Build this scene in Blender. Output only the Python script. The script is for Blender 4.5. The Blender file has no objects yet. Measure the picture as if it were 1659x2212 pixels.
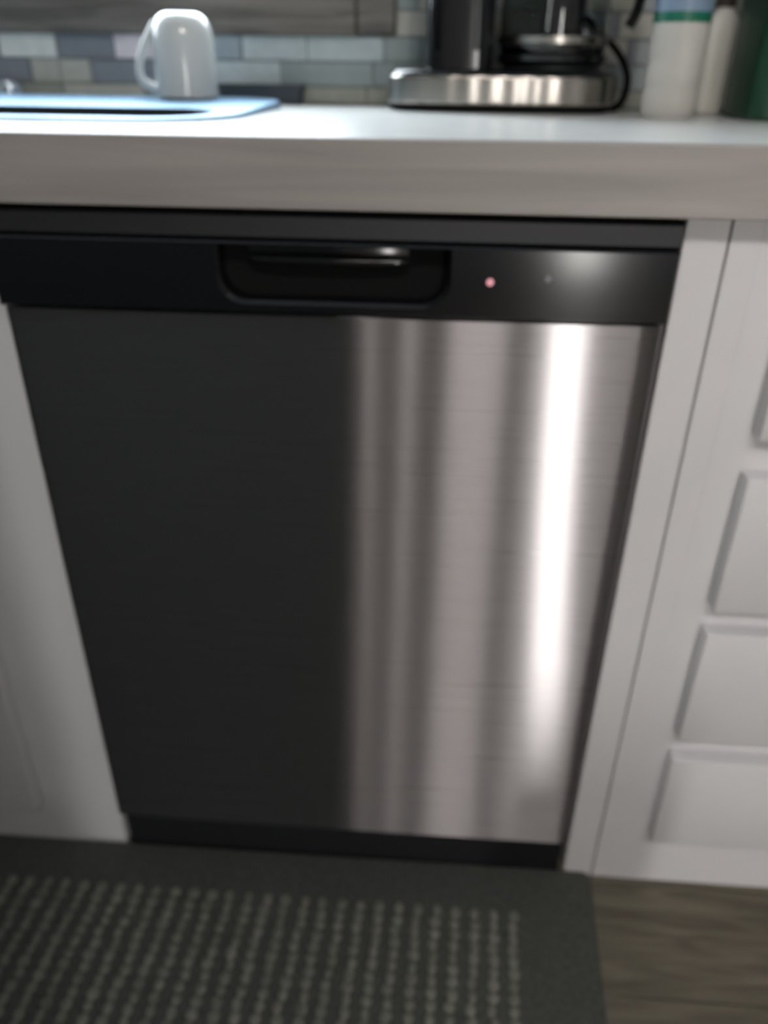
import bpy, bmesh, math, random
from mathutils import Vector, Matrix
random.seed(7)
C = bpy.context.scene.collection
S = bpy.context.scene
PI = math.pi

# ---------------------------------------------------------------- camera
YAW, PITCH, ROLL, FPX = -0.0633929, 0.5132047, 0.0134472, 1700.94
cd = bpy.data.cameras.new('camera'); cam = bpy.data.objects.new('camera', cd); C.objects.link(cam)
f = Vector((math.sin(YAW)*math.cos(PITCH), math.cos(YAW)*math.cos(PITCH), -math.sin(PITCH)))
r0 = Vector((math.cos(YAW), -math.sin(YAW), 0)); u0 = r0.cross(f)
r = r0*math.cos(ROLL)+u0*math.sin(ROLL); u = -r0*math.sin(ROLL)+u0*math.cos(ROLL)
M = Matrix((r, u, -f)).transposed().to_4x4(); M.translation = Vector((0.0986163, -0.7159539, 0.9629499))
cam.matrix_world = M
cd.sensor_fit = 'VERTICAL'; cd.sensor_height = 36.0; cd.lens = 36.0*FPX/2212
cd.clip_start = 0.02
cd.dof.use_dof = True; cd.dof.focus_distance = 0.36
cd.dof.aperture_fstop = cd.lens/1000/0.0050      # the photograph is out of focus
S.camera = cam
# ---------------------------------------------------------------- world, exposure
w = bpy.data.worlds.new('daylight'); S.world = w; w.use_nodes = True
w.node_tree.nodes['Background'].inputs[0].default_value = (0.75, 0.87, 1.0, 1)
w.node_tree.nodes['Background'].inputs[1].default_value = 1.0
S.view_settings.view_transform = 'Standard'; S.view_settings.look = 'None'
S.view_settings.gamma = 1; S.view_settings.use_curve_mapping = False
S.view_settings.exposure = 0.46
REAR_WINDOW = 18.5      # strength of the glazed door behind the photographer
FILL_LAMP = 20.0               # strength of the ceiling lamps added in the room behind
SINK_WINDOW = 10.0       # strength of the window over the sink

# ---------------------------------------------------------------- materials
def mat(name, col, rough=0.5, metal=0.0, **kw):
    m = bpy.data.materials.new(name); m.use_nodes = True
    b = m.node_tree.nodes['Principled BSDF']
    b.inputs['Base Color'].default_value = (*col, 1); b.inputs['Roughness'].default_value = rough
    b.inputs['Metallic'].default_value = metal
    for k, v in kw.items(): b.inputs[k].default_value = v
    return m
def s2l(*c): return tuple(((x/255)/12.92 if x/255 <= .04045 else ((x/255+.055)/1.055)**2.4) for x in c)
def noisy(name, c1, c2, scale=(1, 1, 1), detail=6, rough=0.5, bump=0.0, nscale=8.0, dist=0.3, lo=.35, hi=.65, metal=0.0, island=0.0, **kw):
    m = mat(name, c1, rough, metal, **kw); nt = m.node_tree; N = nt.nodes; L = nt.links
    b = N['Principled BSDF']
    tc = N.new('ShaderNodeTexCoord'); mp = N.new('ShaderNodeMapping'); mp.inputs['Scale'].default_value = scale
    nz = N.new('ShaderNodeTexNoise'); nz.inputs['Scale'].default_value = nscale; nz.inputs['Detail'].default_value = detail
    nz.inputs['Distortion'].default_value = dist
    L.new(tc.outputs['Object'], mp.inputs[0])
    if island:
        oi = N.new('ShaderNodeObjectInfo'); vm = N.new('ShaderNodeVectorMath'); vm.operation = 'ADD'
        sc = N.new('ShaderNodeVectorMath'); sc.operation = 'SCALE'; sc.inputs['Scale'].default_value = island
        cb = N.new('ShaderNodeCombineXYZ'); L.new(oi.outputs['Random'], cb.inputs[0]); L.new(oi.outputs['Random'], cb.inputs[1])
        L.new(cb.outputs[0], sc.inputs[0]); L.new(mp.outputs[0], vm.inputs[0]); L.new(sc.outputs[0], vm.inputs[1]); L.new(vm.outputs[0], nz.inputs['Vector'])
    else: L.new(mp.outputs[0], nz.inputs['Vector'])
    cr = N.new('ShaderNodeValToRGB'); cr.color_ramp.elements[0].position = lo; cr.color_ramp.elements[1].position = hi
    cr.color_ramp.elements[0].color = (*c1, 1); cr.color_ramp.elements[1].color = (*c2, 1)
    L.new(nz.outputs[0], cr.inputs[0]); L.new(cr.outputs[0], b.inputs['Base Color'])
    if bump:
        bp = N.new('ShaderNodeBump'); bp.inputs['Strength'].default_value = bump; bp.inputs['Distance'].default_value = 0.002
        L.new(nz.outputs[0], bp.inputs['Height']); L.new(bp.outputs[0], b.inputs['Normal'])
    return m
def emit(name, col, st):
    m = bpy.data.materials.new(name); m.use_nodes = True; nt = m.node_tree; nt.nodes.clear()
    e = nt.nodes.new('ShaderNodeEmission'); o = nt.nodes.new('ShaderNodeOutputMaterial')
    e.inputs[0].default_value = (*col, 1); e.inputs[1].default_value = st; nt.links.new(e.outputs[0], o.inputs[0]); return m

m_cab = noisy('white_cabinet_paint', (.77, .77, .785), (.81, .81, .825), nscale=3, rough=0.42)
m_cabin = mat('cabinet_interior', (.05, .05, .05), 0.8)
m_top = noisy('white_laminate', (.80, .80, .77), (.85, .85, .82), nscale=30, rough=0.30)
m_band = noisy('grey_wood_edge', s2l(156, 152, 148), s2l(186, 181, 176), scale=(.8, 6, 12), nscale=3.2, rough=0.5, bump=.1, dist=.8, detail=5, lo=.25, hi=.75)
m_trim = noisy('grey_brown_window_wood', s2l(90, 86, 81), s2l(126, 121, 114), scale=(1.5, 8, 14), nscale=4, rough=0.55, dist=.8, detail=8)
m_wall = noisy('wall_paint', (.50, .48, .495), (.54, .52, .53), nscale=5, rough=0.8)
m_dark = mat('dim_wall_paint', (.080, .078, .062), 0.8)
m_ceil = mat('ceiling_paint', (.6, .6, .6), 0.85)
m_grout = mat('grout', s2l(120, 122, 120), 0.9)
m_floor = noisy('wood_plank', s2l(84, 78, 66), s2l(112, 106, 91), scale=(2.0, 16, 1), nscale=3.0, rough=0.5, dist=1.2, detail=8, bump=.2, island=40)
m_rugd = noisy('rug_dark_border', s2l(60, 63, 59), s2l(80, 83, 78), nscale=300, rough=0.95, bump=.5)
m_rugl = noisy('rug_grey_yarn', s2l(100, 102, 94), s2l(124, 124, 115), nscale=60, rough=0.95, bump=.3)
m_blk = mat('black_plastic', (.008, .009, .010), 0.12)
m_blkm = mat('black_satin_plastic', (.013, .0145, .017), 0.5)
m_ctl = mat('gloss_control_panel', (.006, .007, .009), 0.13, 0.0, **{'Specular IOR Level': 0.5})
m_rubber = mat('black_rubber', (.008, .008, .008), 0.8, 0.0, **{'Specular IOR Level': 0.15})
m_led = emit('red_indicator', (1.0, .45, .5), .55)
m_ind = mat('grey_indicator', (.25, .25, .28), .4)
m_ceramic = mat('white_ceramic', (.78, .80, .78), 0.14, **{'Coat Weight': 0.5})
m_chrome = mat('chrome', (.75, .76, .78), 0.12, 1.0)
m_sink = mat('brushed_tray_steel', (.22, .34, .46), 0.42, 1.0)
m_cmsteel = mat('coffee_maker_steel', (.44, .415, .38), 0.26, 1.0)
m_cream = mat('cream_plastic', s2l(244, 241, 230), 0.4, **{'Subsurface Weight': 0.0})
m_brown = mat('dark_brown_plastic', s2l(70, 62, 56), 0.5)
m_green = noisy('dark_green_plastic', s2l(24, 66, 46), s2l(30, 76, 54), nscale=8, rough=.4)
m_slate = mat('dark_slate_plastic', s2l(58, 66, 74), 0.45)
m_water = mat('clear_plastic', (.95, .93, .87), 0.15, **{'Transmission Weight': 0.5, 'IOR': 1.2})
m_cap = mat('white_cap', (.7, .7, .7), .4)
m_tank = mat('smoked_glass', (.30, .32, .33), 0.06, **{'Transmission Weight': 1.0, 'IOR': 1.12})
def glass(name, tint):
    m = bpy.data.materials.new(name); m.use_nodes = True; nt = m.node_tree; nt.nodes.clear()
    g = nt.nodes.new('ShaderNodeBsdfGlass'); o = nt.nodes.new('ShaderNodeOutputMaterial')
    g.inputs['Color'].default_value = (*tint, 1); g.inputs['Roughness'].default_value = .02; g.inputs['IOR'].default_value = 1.45
    nt.links.new(g.outputs[0], o.inputs[0]); return m
m_glass = glass('carafe_glass', (.86, .88, .88))
def label_mat():
    m = mat('bottle_label', (0, .1, .05), .35); nt = m.node_tree; N = nt.nodes; L = nt.links
    tc = N.new('ShaderNodeTexCoord'); sp = N.new('ShaderNodeSeparateXYZ'); L.new(tc.outputs['Object'], sp.inputs[0])
    mr = N.new('ShaderNodeMapRange'); mr.inputs['From Min'].default_value = .098; mr.inputs['From Max'].default_value = .165
    L.new(sp.outputs['Z'], mr.inputs[0])
    cr = N.new('ShaderNodeValToRGB'); cr.color_ramp.interpolation = 'CONSTANT'; e = cr.color_ramp.elements
    e[0].position = 0; e[0].color = (*s2l(30, 110, 88), 1); e[1].position = .15; e[1].color = (*s2l(128, 150, 172), 1)
    x = e.new(.40); x.color = (*s2l(60, 66, 130), 1); x = e.new(.9); x.color = (*s2l(30, 110, 88), 1)
    L.new(mr.outputs[0], cr.inputs[0]); L.new(cr.outputs[0], N['Principled BSDF'].inputs['Base Color']); return m
m_label = label_mat()
# brushed stainless: brushing runs across the door, so reflections are smeared up and down
def steel_mat():
    m = bpy.data.materials.new('brushed_stainless'); m.use_nodes = True; nt = m.node_tree; nt.nodes.clear(); N = nt.nodes; L = nt.links
    g = N.new('ShaderNodeBsdfAnisotropic'); g.distribution = 'GGX'; o = N.new('ShaderNodeOutputMaterial'); L.new(g.outputs[0], o.inputs[0])
    g.inputs['Color'].default_value = (.36, .347, .352, 1)
    g.inputs['Anisotropy'].default_value = STEEL_ANISO; g.inputs['Rotation'].default_value = STEEL_ROT
    tg = N.new('ShaderNodeTangent'); tg.direction_type = 'RADIAL'; tg.axis = 'Z'; L.new(tg.outputs[0], g.inputs['Tangent'])
    tc = N.new('ShaderNodeTexCoord'); mp = N.new('ShaderNodeMapping'); mp.inputs['Scale'].default_value = (3, 3, 900)
    nz = N.new('ShaderNodeTexNoise'); nz.inputs['Scale'].default_value = 1.0; nz.inputs['Detail'].default_value = 3
    L.new(tc.outputs['Object'], mp.inputs[0]); L.new(mp.outputs[0], nz.inputs['Vector'])
    mr = N.new('ShaderNodeMapRange'); mr.inputs['To Min'].default_value = STEEL_R-.02; mr.inputs['To Max'].default_value = STEEL_R+.02
    L.new(nz.outputs[0], mr.inputs[0]); L.new(mr.outputs[0], g.inputs['Roughness'])
    return m
STEEL_R, STEEL_ANISO, STEEL_ROT = .28, .87, 0.0
m_steel = steel_mat()

# ---------------------------------------------------------------- helpers
def obj(name, bm, m, parent=None, smooth=False, loc=None, kind=None):
    bmesh.ops.recalc_face_normals(bm, faces=bm.faces)
    me = bpy.data.meshes.new(name); bm.to_mesh(me); bm.free()
    ms = m if isinstance(m, (list, tuple)) else [m]
    for x in ms: me.materials.append(x)
    if smooth:
        for p in me.polygons: p.use_smooth = True
        me.set_sharp_from_angle(angle=math.radians(40))
    o = bpy.data.objects.new(name, me); C.objects.link(o)
    if parent: o.parent = parent
    if loc: o.location = loc
    if kind: o['kind'] = kind
    return o
def thing(name, label, cat, loc=(0, 0, 0), rz=0, group=None):
    o = bpy.data.objects.new(name, None); C.objects.link(o); o.empty_display_size = .05
    o.location = loc; o.rotation_euler = (0, 0, rz); o['label'] = label; o['category'] = cat
    if group: o['group'] = group
    return o
def box(bm, x0, x1, y0, y1, z0, z1, bev=0.0, seg=2):
    g = bmesh.ops.create_cube(bm, size=1.0); vs = g['verts']
    for v in vs: v.co = Vector(((x0+x1)/2+v.co.x*(x1-x0), (y0+y1)/2+v.co.y*(y1-y0), (z0+z1)/2+v.co.z*(z1-z0)))
    if bev:
        es = list({e for v in vs for e in v.link_edges})
        bmesh.ops.bevel(bm, geom=es, offset=bev, segments=seg, profile=.5, affect='EDGES')
    return bm
def bx(*a, **k): return box(bmesh.new(), *a, **k)
def lathe(bm, prof, n=40, cx=0, cy=0):
    rings = []
    for rr, z in prof:
        rings.append([bm.verts.new((cx+rr*math.cos(2*PI*i/n), cy+rr*math.sin(2*PI*i/n), z)) for i in range(n)] if rr > 1e-6 else [bm.verts.new((cx, cy, z))])
    for a, b in zip(rings, rings[1:]):
        for i in range(n):
            j = (i+1) % n
            if len(a) == 1 and len(b) == 1: continue
            if len(a) == 1: bm.faces.new((a[0], b[i], b[j]))
            elif len(b) == 1: bm.faces.new((a[i], a[j], b[0]))
            else: bm.faces.new((a[i], a[j], b[j], b[i]))
    return bm
def loft(bm, loops, cap=True):
    rs = [[bm.verts.new(p) for p in l] for l in loops]; n = len(rs[0])
    for a, b in zip(rs, rs[1:]):
        for i in range(n):
            j = (i+1) % n; bm.faces.new((a[i], a[j], b[j], b[i]))
    if cap: bm.faces.new(rs[0]); bm.faces.new(rs[-1])
    return bm
def tube(bm, pts, rad, n=10, sy=1.0):
    P = [Vector(p) for p in pts]; loops = []
    for i, p in enumerate(P):
        t = (P[min(i+1, len(P)-1)]-P[max(i-1, 0)]).normalized()
        a = Vector((0, 1, 0)) if abs(t.y) < .9 else Vector((1, 0, 0))
        s = t.cross(a).normalized(); q = t.cross(s).normalized()
        rr = rad[i] if isinstance(rad, (list, tuple)) else rad
        loops.append([p+s*rr*math.cos(2*PI*k/n)+q*rr*sy*math.sin(2*PI*k/n) for k in range(n)])
    return loft(bm, loops)
def curve_pts(ctrl, n=24):
    out = []; P = [Vector(c) for c in ctrl]; P = [P[0]*2-P[1]]+P+[P[-1]*2-P[-2]]
    seg = len(P)-3
    for s in range(seg):
        a, b, c, d = P[s:s+4]
        for k in range(n//seg+1):
            t = k/(n//seg+1)
            out.append(.5*((2*b)+(-a+c)*t+(2*a-5*b+4*c-d)*t*t+(-a+3*b-3*c+d)*t**3))
    out.append(P[-2]); return out
def rrect(hx, hy, rad, z, n=8, cx=0, cy=0):
    out = []
    for k, (sx, sy) in enumerate(((1, 1), (-1, 1), (-1, -1), (1, -1))):
        for i in range(n+1):
            a = PI/2*(k+i/n); out.append((cx+sx*(hx-rad)+rad*math.cos(a), cy+sy*(hy-rad)+rad*math.sin(a), z))
    return out
def panel_hole(bm, outer, inner):
    """flat face between an outer loop and a hole"""
    es = []
    for l in (outer, inner):
        vs = [bm.verts.new(p) for p in l]
        for i in range(len(vs)): es.append(bm.edges.new((vs[i], vs[(i+1) % len(vs)])))
    bmesh.ops.triangle_fill(bm, edges=es, use_beauty=True, use_dissolve=False)
    return bm

# ---------------------------------------------------------------- the room
ZT, ZB = 0.9137, 0.859          # worktop top, underside of its edge
YW = 0.62                       # backsplash wall
X0, X1, YB, ZC = -1.7, 1.75, -3.7, 2.42
# floor with separate planks
fl = obj('floor', bx(X0, X1, YB, YW, -.05, -.006), m_floor); fl['kind'] = 'structure'
pm = None
for row in range(29):
    y0 = YW-.02-row*.152; off = random.uniform(0, 1.2)
    x = X0-off
    while x < X1:
        a, b = max(x, X0), min(x+1.22, X1); x += 1.22
        if b-a < .02 or y0-.15 < YB: continue
        if b-a > 1.21 and pm:
            p = bpy.data.objects.new('plank', pm); C.objects.link(p)
        else:
            L_ = b-a
            p = obj('plank', bx(-L_/2+.001, L_/2-.001, -.0752, .0752, -.006, 0, bev=.0012, seg=1), m_floor)
            if L_ > 1.21: pm = p.data
        p.parent = fl; p.location = ((a+b)/2, y0-.076, 0)
def wall(name, *a, m=m_wall):
    o = obj(name, bx(*a), m); o['kind'] = 'structure'; return o
# wall with the sink window: four pieces around the opening in one mesh
WX0, WX1, WZ0, WZ1 = -1.16, -.036, 1.048, 1.78
bm = bmesh.new()
box(bm, X0, WX0, YW, YW+.12, -.05, ZC); box(bm, WX1, X1, YW, YW+.12, -.05, ZC)
box(bm, WX0, WX1, YW, YW+.12, -.05, WZ0); box(bm, WX0, WX1, YW, YW+.12, WZ1, ZC)
wf = obj('wall_front', bm, m_grout); wf['kind'] = 'structure'
# rear wall with a tall narrow glazed door light
DX0, DX1, DZ0, DZ1 = .765, .960, .03, 1.45
bm = bmesh.new()
box(bm, X0, DX0, YB-.1, YB, -.05, ZC); box(bm, DX1, X1, YB-.1, YB, -.05, ZC)
box(bm, DX0, DX1, YB-.1, YB, -.05, DZ0); box(bm, DX0, DX1, YB-.1, YB, DZ1, ZC)
wb = obj('wall_back', bm, m_wall); wb['kind'] = 'structure'
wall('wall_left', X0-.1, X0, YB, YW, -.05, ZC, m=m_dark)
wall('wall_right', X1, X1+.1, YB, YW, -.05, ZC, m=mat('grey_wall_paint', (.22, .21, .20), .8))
wall('ceiling', X0, X1, YB, YW, ZC, ZC+.1, m=m_ceil)
wall('shade_partition', X0, -.070, -.95, -.89, 0, ZC, m=m_dark)  # added behind the camera to shade the left and darken the steel's reflection
# rear glazed light
wn = obj('window_2', bx(DX0, DX1, YB-.06, YB-.05, DZ0, DZ1), emit('bright_daylight_glass', (1.0, .97, .93), REAR_WINDOW)); wn['kind'] = 'structure'
bm = bmesh.new()
for a in ((DX0-.06, DX0, DZ0-.06, DZ1+.06), (DX1, DX1+.06, DZ0-.06, DZ1+.06)): box(bm, a[0], a[1], YB, YB+.02, a[2], a[3], bev=.003)
for a in ((DX0, DX1, DZ0-.06, DZ0), (DX0, DX1, DZ1, DZ1+.06)): box(bm, a[0], a[1], YB, YB+.02, a[2], a[3], bev=.003)
obj('window_frame', bm, m_cab, wn)
# sink window: frosted-bright daylight, grey wood casing
w1 = obj('window_1', bx(WX0, WX1, YW+.085, YW+.09, WZ0, WZ1), emit('sky_bright_glass', (.80, .91, 1.0), SINK_WINDOW)); w1['kind'] = 'structure'
obj('window_apron', bx(WX0-.06, -.0345, YW-.022, YW-.001, 1.003, 1.056, bev=.0025), m_trim, w1)
o = obj('window_casing', bx(-.0327, .021, YW-.020, YW-.001, 1.006, WZ1+.06, bev=.0025), m_trim, w1)
obj('window_casing', bx(WX0-.06, WX0, YW-.020, YW-.001, 1.057, WZ1+.06, bev=.0025), m_trim, w1)
obj('window_casing', bx(WX0, WX1, YW-.020, YW-.001, WZ1, WZ1+.06, bev=.0025), m_trim, w1)
bm = bmesh.new()
for a in ((WX0, WX0+.03, WZ0, WZ1), (WX1-.03, WX1, WZ0, WZ1), (-.61, -.58, WZ0, WZ1)): box(bm, a[0], a[1], YW+.05, YW+.084, a[2], a[3], bev=.002)
for a in ((WX0+.03, WX1-.03, WZ0, WZ0+.03), (WX0+.03, WX1-.03, WZ1-.03, WZ1)): box(bm, a[0], a[1], YW+.05, YW+.084, a[2], a[3], bev=.002)
obj('window_sash', bm, m_cab, w1)

# ceiling lamps added in the room behind for fill and streaks in the steel
m_lamp = emit('warm_fill_diffuser', (1.0, .93, .89), FILL_LAMP)
for lx, hx, hy, lab in ((.285, .115, .24, 'square flush ceiling lamp added behind for fill and a broad streak in the steel'),
                        (.005, .022, .24, 'slim batten ceiling lamp added for a thin streak in the steel'),
                        (.735, .235, .13, 'oblong flush ceiling lamp added to brighten the right side of the steel'),
                        (-.34, .19, .24, 'square flush ceiling lamp added behind the partition to light the right side')):
    lp = thing('fill_lamp', lab, 'lamp', (lx, -1.95, ZC-.0005))
    obj('frame', bx(-hx-.02, hx+.02, -hy-.02, hy+.02, -.03, 0, bev=.004), m_cab, lp)
    obj('diffuser', bx(-hx, hx, -hy, hy, -.045, -.0305, bev=.004), m_lamp, lp)

# ---------------------------------------------------------------- mosaic backsplash tiles, one by one
def tmat(n, c, rough): return noisy('tile_'+n, tuple(min(.85, v*1.45) for v in c), tuple(min(.9, v*1.6) for v in c), nscale=60, rough=rough)
TM = {k: tmat(k, s2l(*c), rr) for k, c, rr in (
    ('pale', (196, 202, 196), .3), ('pink', (198, 190, 194), .35), ('slate', (116, 120, 126), .2), ('blue', (122, 134, 142), .2),
    ('mist', (160, 170, 172), .2), ('stone', (158, 158, 150), .5), ('mid', (128, 138, 138), .3), ('taupe', (138, 140, 131), .5))}
RH, GAP = .0325, .0016
def tile(x0, x1, row, k):
    z0 = .9705-row*RH if row >= 0 else .9705-row*RH
    z1 = z0+RH
    if z0 < ZT+.0005: z0 = ZT+.0008
    if z1-z0 < .004: return
    d = random.uniform(.005, .0072)
    if z1 > 1.0045 and x0 < .0225 and x1 > -1.23:
        if x1 <= .05 or x0 < -.1:
            if x1 < .03: return
        x0 = .0225
    obj('tile', bx(x0+GAP/2, x1-GAP/2, YW-d, YW-.0001, z0+GAP/2, z1-GAP/2, bev=.0008, seg=1), TM[k], wf)
known = {0: [(-.575, -.487, 'pale'), (-.487, -.398, 'slate'), (-.398, -.318, 'pink'), (-.318, -.205, 'blue'), (-.205, -.108, 'mist'), (-.108, .005, 'mist'), (.005, .06, 'mid')],
         1: [(-.62, -.532, 'slate'), (-.532, -.487, 'stone'), (-.487, -.438, 'stone'), (-.438, -.325, 'slate'), (-.325, -.25, 'blue'), (-.25, -.148, 'mist'), (-.148, -.01, 'mid'), (-.01, .06, 'mid')],
         2: [(-.585, -.487, 'taupe'), (-.487, -.36, 'stone'), (-.36, -.26, 'taupe'), (-.26, -.15, 'mid'), (-.15, -.02, 'taupe'), (-.02, .08, 'taupe')]}
for row in range(-13, 3):
    ks = known.get(row, [])
    for a in ks: tile(a[0], a[1], row, a[2])
    x = ks[-1][1] if ks else -1.25+random.uniform(-.1, 0)
    while x < 1.2:
        L_ = random.choice((.055, .10, .12, .14))
        tile(x, x+L_, row, random.choice(('mid', 'mist', 'taupe', 'stone', 'mid') if x < .12 else ('taupe', 'taupe', 'mid', 'slate', 'stone'))); x += L_
    if ks:
        x = ks[0][0]
        while x > -1.35:
            L_ = random.choice((.055, .10, .12, .14)); tile(x-L_, x, row, random.choice(list(TM))); x -= L_

# ---------------------------------------------------------------- cabinets
def slab_front(name, x0, x1, z0, z1, parent, d=.021):
    bm = bmesh.new(); box(bm, x0, x1, -d, -.0006, z0, z1, bev=.0022, seg=2)
    return obj(name, bm, m_cab, parent, smooth=True)
def knob_bar(x, z, parent):
    bm = bmesh.new()
    tube(bm, [(x-.06, -.048, z), (x+.06, -.048, z)], .005)
    for s in (-.045, .045): tube(bm, [(x+s, -.048, z), (x+s, -.0212, z)], .004)
    return obj('handle', bm, m_chrome, parent, smooth=True)
# right drawer cabinet; its left stile stands beside the dishwasher
dc = thing('drawer_cabinet', 'white painted drawer cabinet right of the dishwasher', 'cabinet', (.76, .3, 0))
def P(o, root):    # parent keeping world coordinates of the mesh
    o.parent = root; o.location = -root.location if not root.rotation_euler.z else o.location; return o
bm = bmesh.new()
box(bm, .3455, .372, 0, .018, .0, ZB-.001, bev=.0008); box(bm, 1.15, 1.19, 0, .018, 0, ZB-.001, bev=.0008)
box(bm, .372, 1.15, .0005, .018, .0, .112); box(bm, .372, 1.15, .0005, .018, .832, ZB-.001)
for a, b in ((.232, .262), (.425, .452), (.612, .680)): box(bm, .372, 1.15, .0005, .018, a, b)
box(bm, .372, .412, .0003, .018, .0, ZB-.001)
P(obj('face_frame', bm, m_cab), dc)
bm = bmesh.new(); box(bm, .3455, .36, .0185, .59, .0, ZB-.002); box(bm, 1.175, 1.19, .0185, .59, 0, ZB-.002); box(bm, .36, 1.175, .58, .59, 0, ZB-.002); box(bm, .36, 1.175, .0185, .58, 0.05, .065)
P(obj('carcass', bm, m_cab), dc)
for z0, z1 in ((.664, .825), (.466, .624), (.279, .437), (.100, .248)):
    dr = P(slab_front('drawer', .404, 1.13, z0, z1, None), dc)
    knob_bar(.767, (z0+z1)/2, dr)
P(obj('stile', bx(.3065, .3435, .0, .018, .0, ZB-.001, bev=.0012), m_cab), dc)
P(obj('filler_panel', bx(.3075, .3435, .0185, .58, 0.0, ZB-.002), m_cab), dc)
# left sink cabinet
sc = thing('base_cabinet', 'white painted base cabinet left of the dishwasher', 'cabinet', (-.75, .3, 0))
bm = bmesh.new()
box(bm, -.415, -.3055, 0, .018, 0, ZB-.001, bev=.001); box(bm, -1.24, -1.19, 0, .018, 0, ZB-.001)
box(bm, -1.19, -.415, .0005, .018, 0, .09); box(bm, -1.19, -.415, .0005, .018, .81, ZB-.001)
P(obj('face_frame', bm, m_cab), sc)
bm = bmesh.new(); box(bm, -.322, -.3065, .0185, .58, 0, ZB-.002); box(bm, -1.24, -1.225, .0185, .58, 0, ZB-.002); box(bm, -1.225, -.322, .57, .58, 0, .6); box(bm, -1.225, -.322, .0185, .57, .05, .065)
P(obj('carcass', bm, m_cab), sc)
for a, b, hx in ((-.805, -.409, -.77), (-1.205, -.809, -.85)):
    d = P(slab_front('cabinet_door', a, b, .079, .82, None), sc)
    bm = bmesh.new(); tube(bm, [(hx, -.048, .62), (hx, -.048, .74)], .005)
    for z in (.635, .725): tube(bm, [(hx, -.048, z), (hx, -.0212, z)], .004)
    obj('handle', bm, m_chrome, d, smooth=True)

# ---------------------------------------------------------------- worktop with a recess for the draining board
SX0, SX1, SY0, SY1 = -.63, -.150, .160, .306
wt = thing('worktop', 'white worktop with a thick grey wood-look front edge over the dishwasher', 'worktop', (0, .3, ZT))
bm = bmesh.new()
box(bm, -1.5, SX0, -.0095, YW-.0085, ZT-.028, ZT); box(bm, SX1, 1.25, -.0095, YW-.0085, ZT-.028, ZT)
box(bm, SX0, SX1, -.0095, SY0, ZT-.028, ZT); box(bm, SX0, SX1, SY1, YW-.0085, ZT-.028, ZT)
P(obj('top_surface', bm, m_top), wt)
bm = bmesh.new(); box(bm, -1.5, 1.25, -.028, -.010, ZB, ZT+.0002, bev=.0015)
P(obj('front_edge', bm, m_band), wt)

# ---------------------------------------------------------------- shallow steel draining board, its back edge a little higher
def P0(o, root): o.parent = root; o.location = -root.location; return o
sk = thing('draining_board', 'shallow blue-grey metal draining board lying on the white worktop under the mug', 'draining board', (-.39, .35, ZT))
def slope(l, dz=0): return [(x, y, ZT+.0030+(y-.155)*.018+dz) for x, y, z in l]
ox, oy = -.3925, .347
outer = slope(rrect(.2675, .215, .11, 0, 10, ox, oy)); inner = slope(rrect(.232, .068, .060, 0, 10, -.389, .233))
bm = bmesh.new(); panel_hole(bm, outer, inner)
loft(bm, [outer, [(ox+(x-ox)*1.008, oy+(y-oy)*1.008, max(ZT+.0004, z-.0024)) for x, y, z in outer], [(ox+(x-ox)*1.008, oy+(y-oy)*1.008, ZT+.0003) for x, y, z in outer]], cap=False)
bmesh.ops.remove_doubles(bm, verts=bm.verts, dist=1e-5)
P0(obj('rim', bm, m_sink, smooth=True), sk)
bm = bmesh.new()
loft(bm, [inner, slope(rrect(.230, .066, .058, 0, 10, -.389, .233), -.003), [(x, y, ZT-.014) for x, y, z in rrect(.224, .062, .054, 0, 10, -.389, .233)]], cap=False)
bm.faces.new([v for v in bm.verts][-len(inner):])
o = P0(obj('well', bm, mat('shaded_well', (.012, .02, .024), .6, 0), smooth=True), sk); o['label'] = 'dark recessed well'  # near-black colour stands in for the shade inside the recess

# faucet (only the end of its base plate is in the picture)
fc = thing('faucet', 'chrome faucet behind the draining board, cut off at the left edge', 'faucet', (-.664, .5905, ZT))
bm = bmesh.new(); loft(bm, [rrect(.128, .022, .021, 0.0004), rrect(.128, .022, .021, .020), rrect(.118, .016, .015, .027)])
obj('base_plate', bm, m_chrome, fc, smooth=True)
bm = bmesh.new(); lathe(bm, [(0, .0265), (.020, .0265), (.019, .07), (.016, .09), (0, .09)], 24)
obj('body', bm, m_chrome, fc, smooth=True)
bm = bmesh.new(); tube(bm, curve_pts([(0, 0, .085), (0, -.01, .22), (0, -.09, .29), (0, -.17, .25), (0, -.18, .18)], 28), .011, 14)
obj('spout', bm, m_chrome, fc, smooth=True)
bm = bmesh.new(); tube(bm, curve_pts([(-.09, 0, .0265), (-.09, 0, .05), (-.10, -.02, .075), (-.12, -.05, .085)], 12), .010, 12)
obj('lever', bm, m_chrome, fc, smooth=True)

# low dark tray behind the sink, beside the mug
tr = thing('tray', 'low dark slate tray against the backsplash, right of the mug', 'tray', (-.175, .596, ZT))
bm = bmesh.new()
loft(bm, [rrect(.061, .012, .008, .0005), rrect(.064, .014, .010, .022)])
obj('dish', bm, m_slate, tr, smooth=True)
bm = bmesh.new(); panel_hole(bm, rrect(.066, .016, .009, .0265), rrect(.060, .0115, .007, .0265))
loft(bm, [rrect(.066, .016, .009, .0265), rrect(.066, .016, .009, .0222)], cap=False); loft(bm, [rrect(.060, .0115, .007, .0265), rrect(.060, .0115, .007, .0222)], cap=False)
obj('lip', bm, m_slate, tr, smooth=True)

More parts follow.
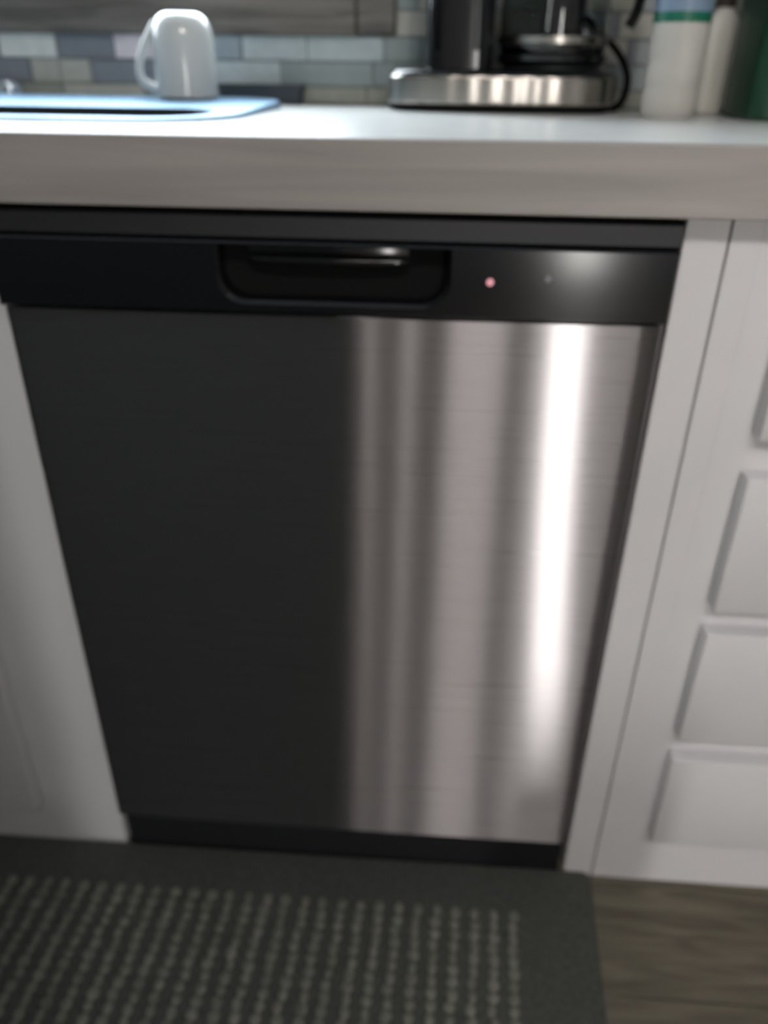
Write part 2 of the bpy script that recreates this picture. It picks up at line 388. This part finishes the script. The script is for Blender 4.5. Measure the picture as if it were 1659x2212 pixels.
# ---------------------------------------------------------------- mug, upside down on the sink deck
mg = thing('mug', 'white ceramic mug standing upside down on the draining board', 'mug', (-.259, .500, ZT+.0101))
bm = bmesh.new()
R = .0415
prof = [(R-.003, 0), (R, .0015), (R, .02), (R-.0005, .068), (R-.003, .084), (R-.008, .094), (R-.014, .0985), (R-.018, .1005), (R-.020, .1005), (R-.022, .099), (0, .0985),
        (0, .093), (R-.02, .093), (R-.009, .088), (R-.004, .076), (R-.003, 0)]
lathe(bm, prof, 48)
obj('cup', bm, m_ceramic, mg, smooth=True)
ctrl = [(-.032, -.010, .088), (-.040, -.014, .076), (-.050, -.018, .058), (-.0575, -.020, .038), (-.055, -.018, .020), (-.038, -.012, .011)]
bm = bmesh.new(); tube(bm, curve_pts(ctrl, 25), .0052, 12, 1.4)
obj('handle', bm, m_ceramic, mg, smooth=True)

# ---------------------------------------------------------------- dishwasher
dw = thing('dishwasher', 'stainless steel dishwasher with a black control panel between white cabinets', 'dishwasher', (0, .28, 0))
FY = -.020
ANG = lambda o: P0(o, dw)
bm = bmesh.new(); box(bm, -.298, .298, .012, .56, .088, .853, bev=.003)
ANG(obj('tub_housing', bm, m_blkm))
# door skin: slightly bowed sheet with rolled side edges
bm = bmesh.new(); xs = []
n = 40; W = .2995
prof = []
for i in range(9): a = PI/2*i/8; prof.append((-W+.008*(1-math.cos(a)) , FY+.010-.010*math.sin(a)))
for i in range(1, n): x = -W+.008+(2*W-.016)*i/n; prof.append((x, FY-.0012*(1-(x/W)**2)))
for i in range(9): a = PI/2*(1-i/8); prof.append((W-.008*(1-math.cos(a)), FY+.010-.010*math.sin(a)))
prof += [(W, .010), (-W, .010)]
loft(bm, [[(x, y, .087) for x, y in prof], [(x, y, .090) for x, y in prof], [(x, y, .765) for x, y in prof], [(x, y, .768) for x, y in prof]])
dp = ANG(obj('door_panel', bm, m_steel, smooth=True)); dp['label'] = 'brushed stainless door front'
# control panel with the pocket handle
px0, px1, pz0, pz1 = -.093, .107, .7815, .829
def pocket(y, e=0.0):
    out = [(px1+e, y, pz1+e*.3), (px0-e, y, pz1+e*.3)]
    rc = .024
    for i in range(9): a = PI+PI/2*i/8; out.append((px0-e+rc+rc*math.cos(a), y, pz0-e+rc+rc*math.sin(a)))
    for i in range(9): a = 3*PI/2+PI/2*i/8; out.append((px1+e-rc+rc*math.cos(a), y, pz0-e+rc+rc*math.sin(a)))
    return out
def ring(y, s=0.0): return [(W-s, y, .8325-s), (-W+s, y, .8325-s), (-W+s, y, .7705+s), (W-s, y, .7705+s)]
bm = bmesh.new()
panel_hole(bm, ring(FY-.004, .002), pocket(FY-.004, .003))
loft(bm, [ring(FY-.004, .002), ring(FY-.002), ring(.011)], cap=False)
loft(bm, [pocket(FY-.004, .003), pocket(FY-.001, 0), pocket(.0)], cap=False)
bmesh.ops.remove_doubles(bm, verts=bm.verts, dist=1e-5)
cp = ANG(obj('control_panel', bm, m_ctl)); cp['label'] = 'glossy black control strip'
bm = bmesh.new(); bm.faces.new([bm.verts.new(q) for q in pocket(.0)]); 
obj('handle_pocket', bm, m_rubber, cp)
bm = bmesh.new(); tube(bm, curve_pts([(-.068, -.0085, .816), (-.055, -.013, .8155), (.0, -.0155, .8155), (.06, -.013, .8155), (.072, -.0085, .816)], 24), .0042, 10)
box(bm, -.070, .074, -.010, -.0005, .817, .8285, bev=.002)
obj('handle_grip', bm, m_blk, cp, smooth=True)
def disc(x, z, rr, m, nm, lab=None):
    bm = bmesh.new(); g = bmesh.ops.create_cone(bm, cap_ends=True, segments=20, radius1=rr, radius2=rr*.8, depth=.0022)
    bmesh.ops.rotate(bm, verts=bm.verts, matrix=Matrix.Rotation(PI/2, 3, 'X')); bmesh.ops.translate(bm, verts=bm.verts, vec=(x, FY-.0048, z))
    o = obj(nm, bm, m, cp); 
    if lab: o['label'] = lab
disc(.1435, .8035, .0034, m_led, 'indicator_light', 'small red indicator light')
disc(.1925, .808, .0036, m_ind, 'indicator_light', 'small grey indicator light')
# top strip of the door, sloping back under the worktop
bm = bmesh.new()
pts = [(.012, .8335), (FY+.001, .8335), (FY-.002, .836), (FY+.001, .852), (FY+.006, .855), (.012, .855)]
loft(bm, [[(-W, y, z) for y, z in pts], [(W, y, z) for y, z in pts]])
ANG(obj('top_strip', bm, m_blkm))
ANG(obj('toe_panel', bx(-.298, .298, .001, .008, .001, .086), m_blkm))
for x in (-.27, .27):
    bm = lathe(bmesh.new(), [(0, .0005), (.018, .0005), (.018, .006), (.006, .008), (.006, .088), (0, .088)], 16, x, .09)
    ANG(obj('foot', bm, m_rubber))

# ---------------------------------------------------------------- rug
rug = thing('rug', 'dark grey woven runner rug with a plain border, lying before the dishwasher', 'rug', (-.20, -.28, .0004))
RX0, RX1, RY0, RY1 = -.80, .542, -.18, .277
def sk_(l): return [(x+(y-RY1)*.055*(1 if x > 0 else 0), y+x*.006, z) for x, y, z in l]
bm = bmesh.new(); loft(bm, [sk_(rrect((RX1-RX0)/2, (RY1-RY0)/2, .012, z, 5, (RX0+RX1)/2, (RY0+RY1)/2)) for z in (0, .006)]+[sk_(rrect((RX1-RX0)/2-.003, (RY1-RY0)/2-.003, .010, .0085, 5, (RX0+RX1)/2, (RY0+RY1)/2))])
obj('backing', bm, m_rugd, rug)
t = bmesh.new(); bmesh.ops.create_uvsphere(t, u_segments=8, v_segments=5, radius=1); tv = [v.co.copy() for v in t.verts]; tf = [[v.index for v in q.verts] for q in t.faces]; t.free()
V, F = [], []
x = RX0+.075
while x < RX1-.082:
    y = RY0+.07
    while y < RY1-.064:
        rx = .0066*random.uniform(.8, 1.15); ry = .0088*random.uniform(.85, 1.1); jx = random.gauss(0, .0008)
        b0 = len(V)
        for v in tv: V.append((x+jx+v.x*rx+(y-RY1)*.055, y+v.y*ry, .0088+v.z*.0028))
        for q in tf: F.append([b0+i for i in q])
        y += .0150
    x += .0247
me = bpy.data.meshes.new('woven_loops'); me.from_pydata(V, [], F); me.materials.append(m_rugl)
o = bpy.data.objects.new('woven_loops', me); C.objects.link(o); o.parent = rug; o['kind'] = 'stuff'; o['label'] = 'lighter grey ribbed loops'

# ---------------------------------------------------------------- coffee maker
cm = thing('coffee_maker', 'black drip coffee maker on a wide stainless banded base', 'coffee maker', (.170, .505, ZT))
def oval(z, sx=.152, sf=.082, sb=.10, n=300):
    d = []
    for i in range(3000):
        a = 2*PI*i/3000; c, s = math.cos(a), math.sin(a); e = .62
        d.append((math.copysign(abs(c)**e, c)*sx, math.copysign(abs(s)**e, s)*(sb if s > 0 else sf)))
    L_ = [0]
    for i in range(3000): L_.append(L_[-1]+math.dist(d[i], d[(i+1) % 3000]))
    out = []; j = 0
    for k in range(n):
        t = L_[-1]*k/n
        while L_[j+1] < t: j += 1
        u = (t-L_[j])/(L_[j+1]-L_[j]+1e-12); p, q = d[j % 3000], d[(j+1) % 3000]
        x, y = p[0]+(q[0]-p[0])*u, p[1]+(q[1]-p[1])*u
        if y < 0 and .0105 < z < .0415: y += .00036*math.sin(x*2*PI/.030+1.6+6*x)      # ripples added to break the window's reflection into strips
        out.append((x, y, z))
    return out
bm = bmesh.new(); loft(bm, [oval(.0005, .140, .072, .09), oval(.003, .148, .079, .096), oval(.010, .150, .080, .098)])
obj('foot', bm, m_rubber, cm, smooth=True)
bm = bmesh.new(); loft(bm, [oval(.010, .1505, .081, .098), oval(.0115, .152, .082, .10), oval(.013, .152, .082, .10), oval(.0385, .152, .082, .10), oval(.040, .152, .082, .10), oval(.042, .1505, .081, .098)])
o = obj('base_band', bm, m_cmsteel, cm, smooth=True); o['label'] = 'polished stainless band'
bm = bmesh.new(); loft(bm, [oval(.042, .150, .080, .098), oval(.047, .147, .077, .096), oval(.050, .140, .070, .09)])
obj('base_deck', bm, m_blk, cm, smooth=True)
bm = bmesh.new(); loft(bm, [rrect(.043, .075, .020, z, 6, -.057, .012) for z in (.0495, .30)])
o = obj('reservoir', bm, m_blk, cm, smooth=True); 
bm = bmesh.new()
for xx in (-.086, -.035): tube(bm, [(xx, -.0635, .07), (xx, -.0635, .28)], .0045, 10)
obj('ridge', bm, m_tank, cm, smooth=True)
bm = bmesh.new(); loft(bm, [rrect(.030, .008, .006, z, 5, .088, .0985) for z in (.0495, .27)])
obj('back_column', bm, m_blkm, cm, smooth=True)
bm = bmesh.new(); loft(bm, [rrect(.125, .088, .03, z, 6, .020, .01) for z in (.270, .335)]+[rrect(.118, .08, .028, .342, 6, .020, .01)])
obj('brew_head', bm, m_blk, cm, smooth=True)
bm = bmesh.new(); lathe(bm, [(0, .0502), (.064, .0502), (.064, .0535), (0, .0535)], 40, .066, .004)
obj('warming_plate', bm, m_blkm, cm, smooth=True)
# carafe stands on the plate: a thing of its own
cf = thing('carafe', 'glass coffee carafe standing on the coffee maker plate', 'carafe', (.236, .509, ZT+.0538))
bm = bmesh.new()
op = [(0, 0), (.052, 0), (.060, .003), (.067, .012), (.0695, .030), (.0700, .06), (.068, .09), (.061, .12), (.050, .140), (.046, .150)]
ip = [(r_-.002 if r_ > .01 else 0, z+.002) for r_, z in op[:-1]]+[(.044, .150)]
lathe(bm, op+ip[::-1], 56)
obj('glass_body', bm, m_glass, cf, smooth=True)
bm = bmesh.new(); lathe(bm, [(.0635, .0), (.0705, .006), (.0712, .012), (.0708, .0125), (.0662, .006), (.0635, .0)], 56)
obj('base_collar', bm, m_blk, cf, smooth=True)
bm = bmesh.new(); lathe(bm, [(0, .0035), (.060, .0045), (.0655, .013), (.0672, .022), (0, .022)], 48)
obj('coffee', bm, mat('coffee', (.01, .006, .004), .1), cf, smooth=True)
bm = bmesh.new(); lathe(bm, [(.0704, .0245), (.0716, .0250), (.0722, .033), (.0714, .0335), (.0704, .0245)], 56)
obj('steel_band', bm, m_cmsteel, cf, smooth=True)
bm = bmesh.new(); lathe(bm, [(0, .1505), (.048, .1505), (.05, .156), (.046, .166), (0, .170)], 40)
obj('lid', bm, m_blk, cf, smooth=True)
bm = bmesh.new(); tube(bm, curve_pts([(.055, -.02, .142), (.080, -.029, .138), (.100, -.036, .105), (.098, -.035, .065), (.090, -.032, .045)], 24), .0065, 12, 1.3)
P_ = obj('handle', bm, m_blk, cf, smooth=True)
# power cord looping down behind the base onto the worktop
bm = bmesh.new(); tube(bm, curve_pts([(.119, .090, .115), (.135, .082, .100), (.163, .060, .072), (.176, .040, .045), (.172, .020, .020), (.160, .005, .0065), (.153, .045, .0055), (.158, .085, .0055)], 48), .0048, 10)
obj('power_cord', bm, m_rubber, cm, smooth=True)

# ---------------------------------------------------------------- bottles at the right
wb_ = thing('water_bottle', 'clear plastic bottle with a green and blue label, right of the coffee maker', 'bottle', (.3655, .372, ZT+.0004))
bm = bmesh.new()
pr = [(0, .004), (.014, .002), (.024, 0), (.029, .004), (.0315, .012), (.0315, .030), (.0300, .034), (.0315, .038), (.0315, .056), (.0302, .060), (.0315, .064), (.0318, .096), (.0312, .098), (.0312, .166), (.0318, .168), (.029, .195), (.021, .210), (.013, .222), (.013, .238), (0, .238)]
lathe(bm, pr, 40)
obj('bottle_body', bm, m_water, wb_, smooth=True)
bm = bmesh.new(); lathe(bm, [(.0314, .098), (.0321, .0985), (.0321, .1645), (.0314, .165)], 40)
o = obj('label_wrap', bm, m_label, wb_, smooth=True); o['label'] = 'green and blue paper label'
bm = bmesh.new(); lathe(bm, [(0, .242), (.0145, .242), (.0155, .240), (.0155, .225), (.0145, .225), (0, .2395)], 30)
obj('cap', bm, m_cap, wb_, smooth=True)
cb_ = thing('cream_bottle', 'opaque cream plastic bottle behind the clear labelled bottle', 'bottle', (.449, .500, ZT+.0004))
bm = bmesh.new()
loft(bm, [rrect(.012, .010, .009, 0), rrect(.017, .014, .012, .003), rrect(.0195, .016, .014, .012), rrect(.0195, .016, .014, .098), rrect(.0185, .015, .013, .107), rrect(.014, .012, .010, .115), rrect(.010, .010, .0095, .118), rrect(.010, .010, .0095, .121)])
obj('bottle_body', bm, m_cream, cb_, smooth=True)
bm = bmesh.new(); lathe(bm, [(0, .1215), (.012, .1215), (.0125, .124), (.0115, .150), (0, .151)], 28)
obj('cap', bm, m_brown, cb_, smooth=True)
# tall dark green canister at the right edge and a black box behind it
gc = thing('green_canister', 'tall dark green canister cut off at the right edge of the worktop', 'canister', (.523, .40, ZT+.0004))
bm = bmesh.new(); loft(bm, [rrect(.066, .060, .02, 0), rrect(.070, .064, .022, .004), rrect(.071, .065, .022, .24), rrect(.066, .060, .02, .25)])
obj('body', bm, m_green, gc, smooth=True)
bm = bmesh.new(); loft(bm, [rrect(.070, .064, .02, .2505), rrect(.072, .066, .022, .255), rrect(.072, .066, .022, .272), rrect(.064, .058, .02, .278)])
obj('lid', bm, m_green, gc, smooth=True)
bb = thing('black_box', 'small black box between the cream bottle and the green canister', 'box', (.502, .545, ZT+.0004))
bm = bmesh.new(); box(bm, -.030, .030, -.035, .040, 0, .095, bev=.005)
obj('body', bm, m_blkm, bb, smooth=True)
bm = bmesh.new(); box(bm, -.031, .031, -.036, .041, .0955, .108, bev=.004)
obj('lid', bm, m_blkm, bb, smooth=True)

# unseen lidded bin, added below the picture to shade the dishwasher's lowest part
bn = thing('shade_bin', 'unseen lidded bin added to shade the lowest part of the dishwasher', 'bin', (.395, -.56, .0004))
bm = bmesh.new(); loft(bm, [rrect(.08, .075, .03, 0), rrect(.09, .085, .035, .30)])
obj('body', bm, m_blkm, bn, smooth=True)
bm = bmesh.new(); loft(bm, [rrect(.093, .088, .037, .3005), rrect(.093, .088, .037, .318), rrect(.08, .07, .03, .33)])
obj('lid', bm, m_blkm, bn, smooth=True)
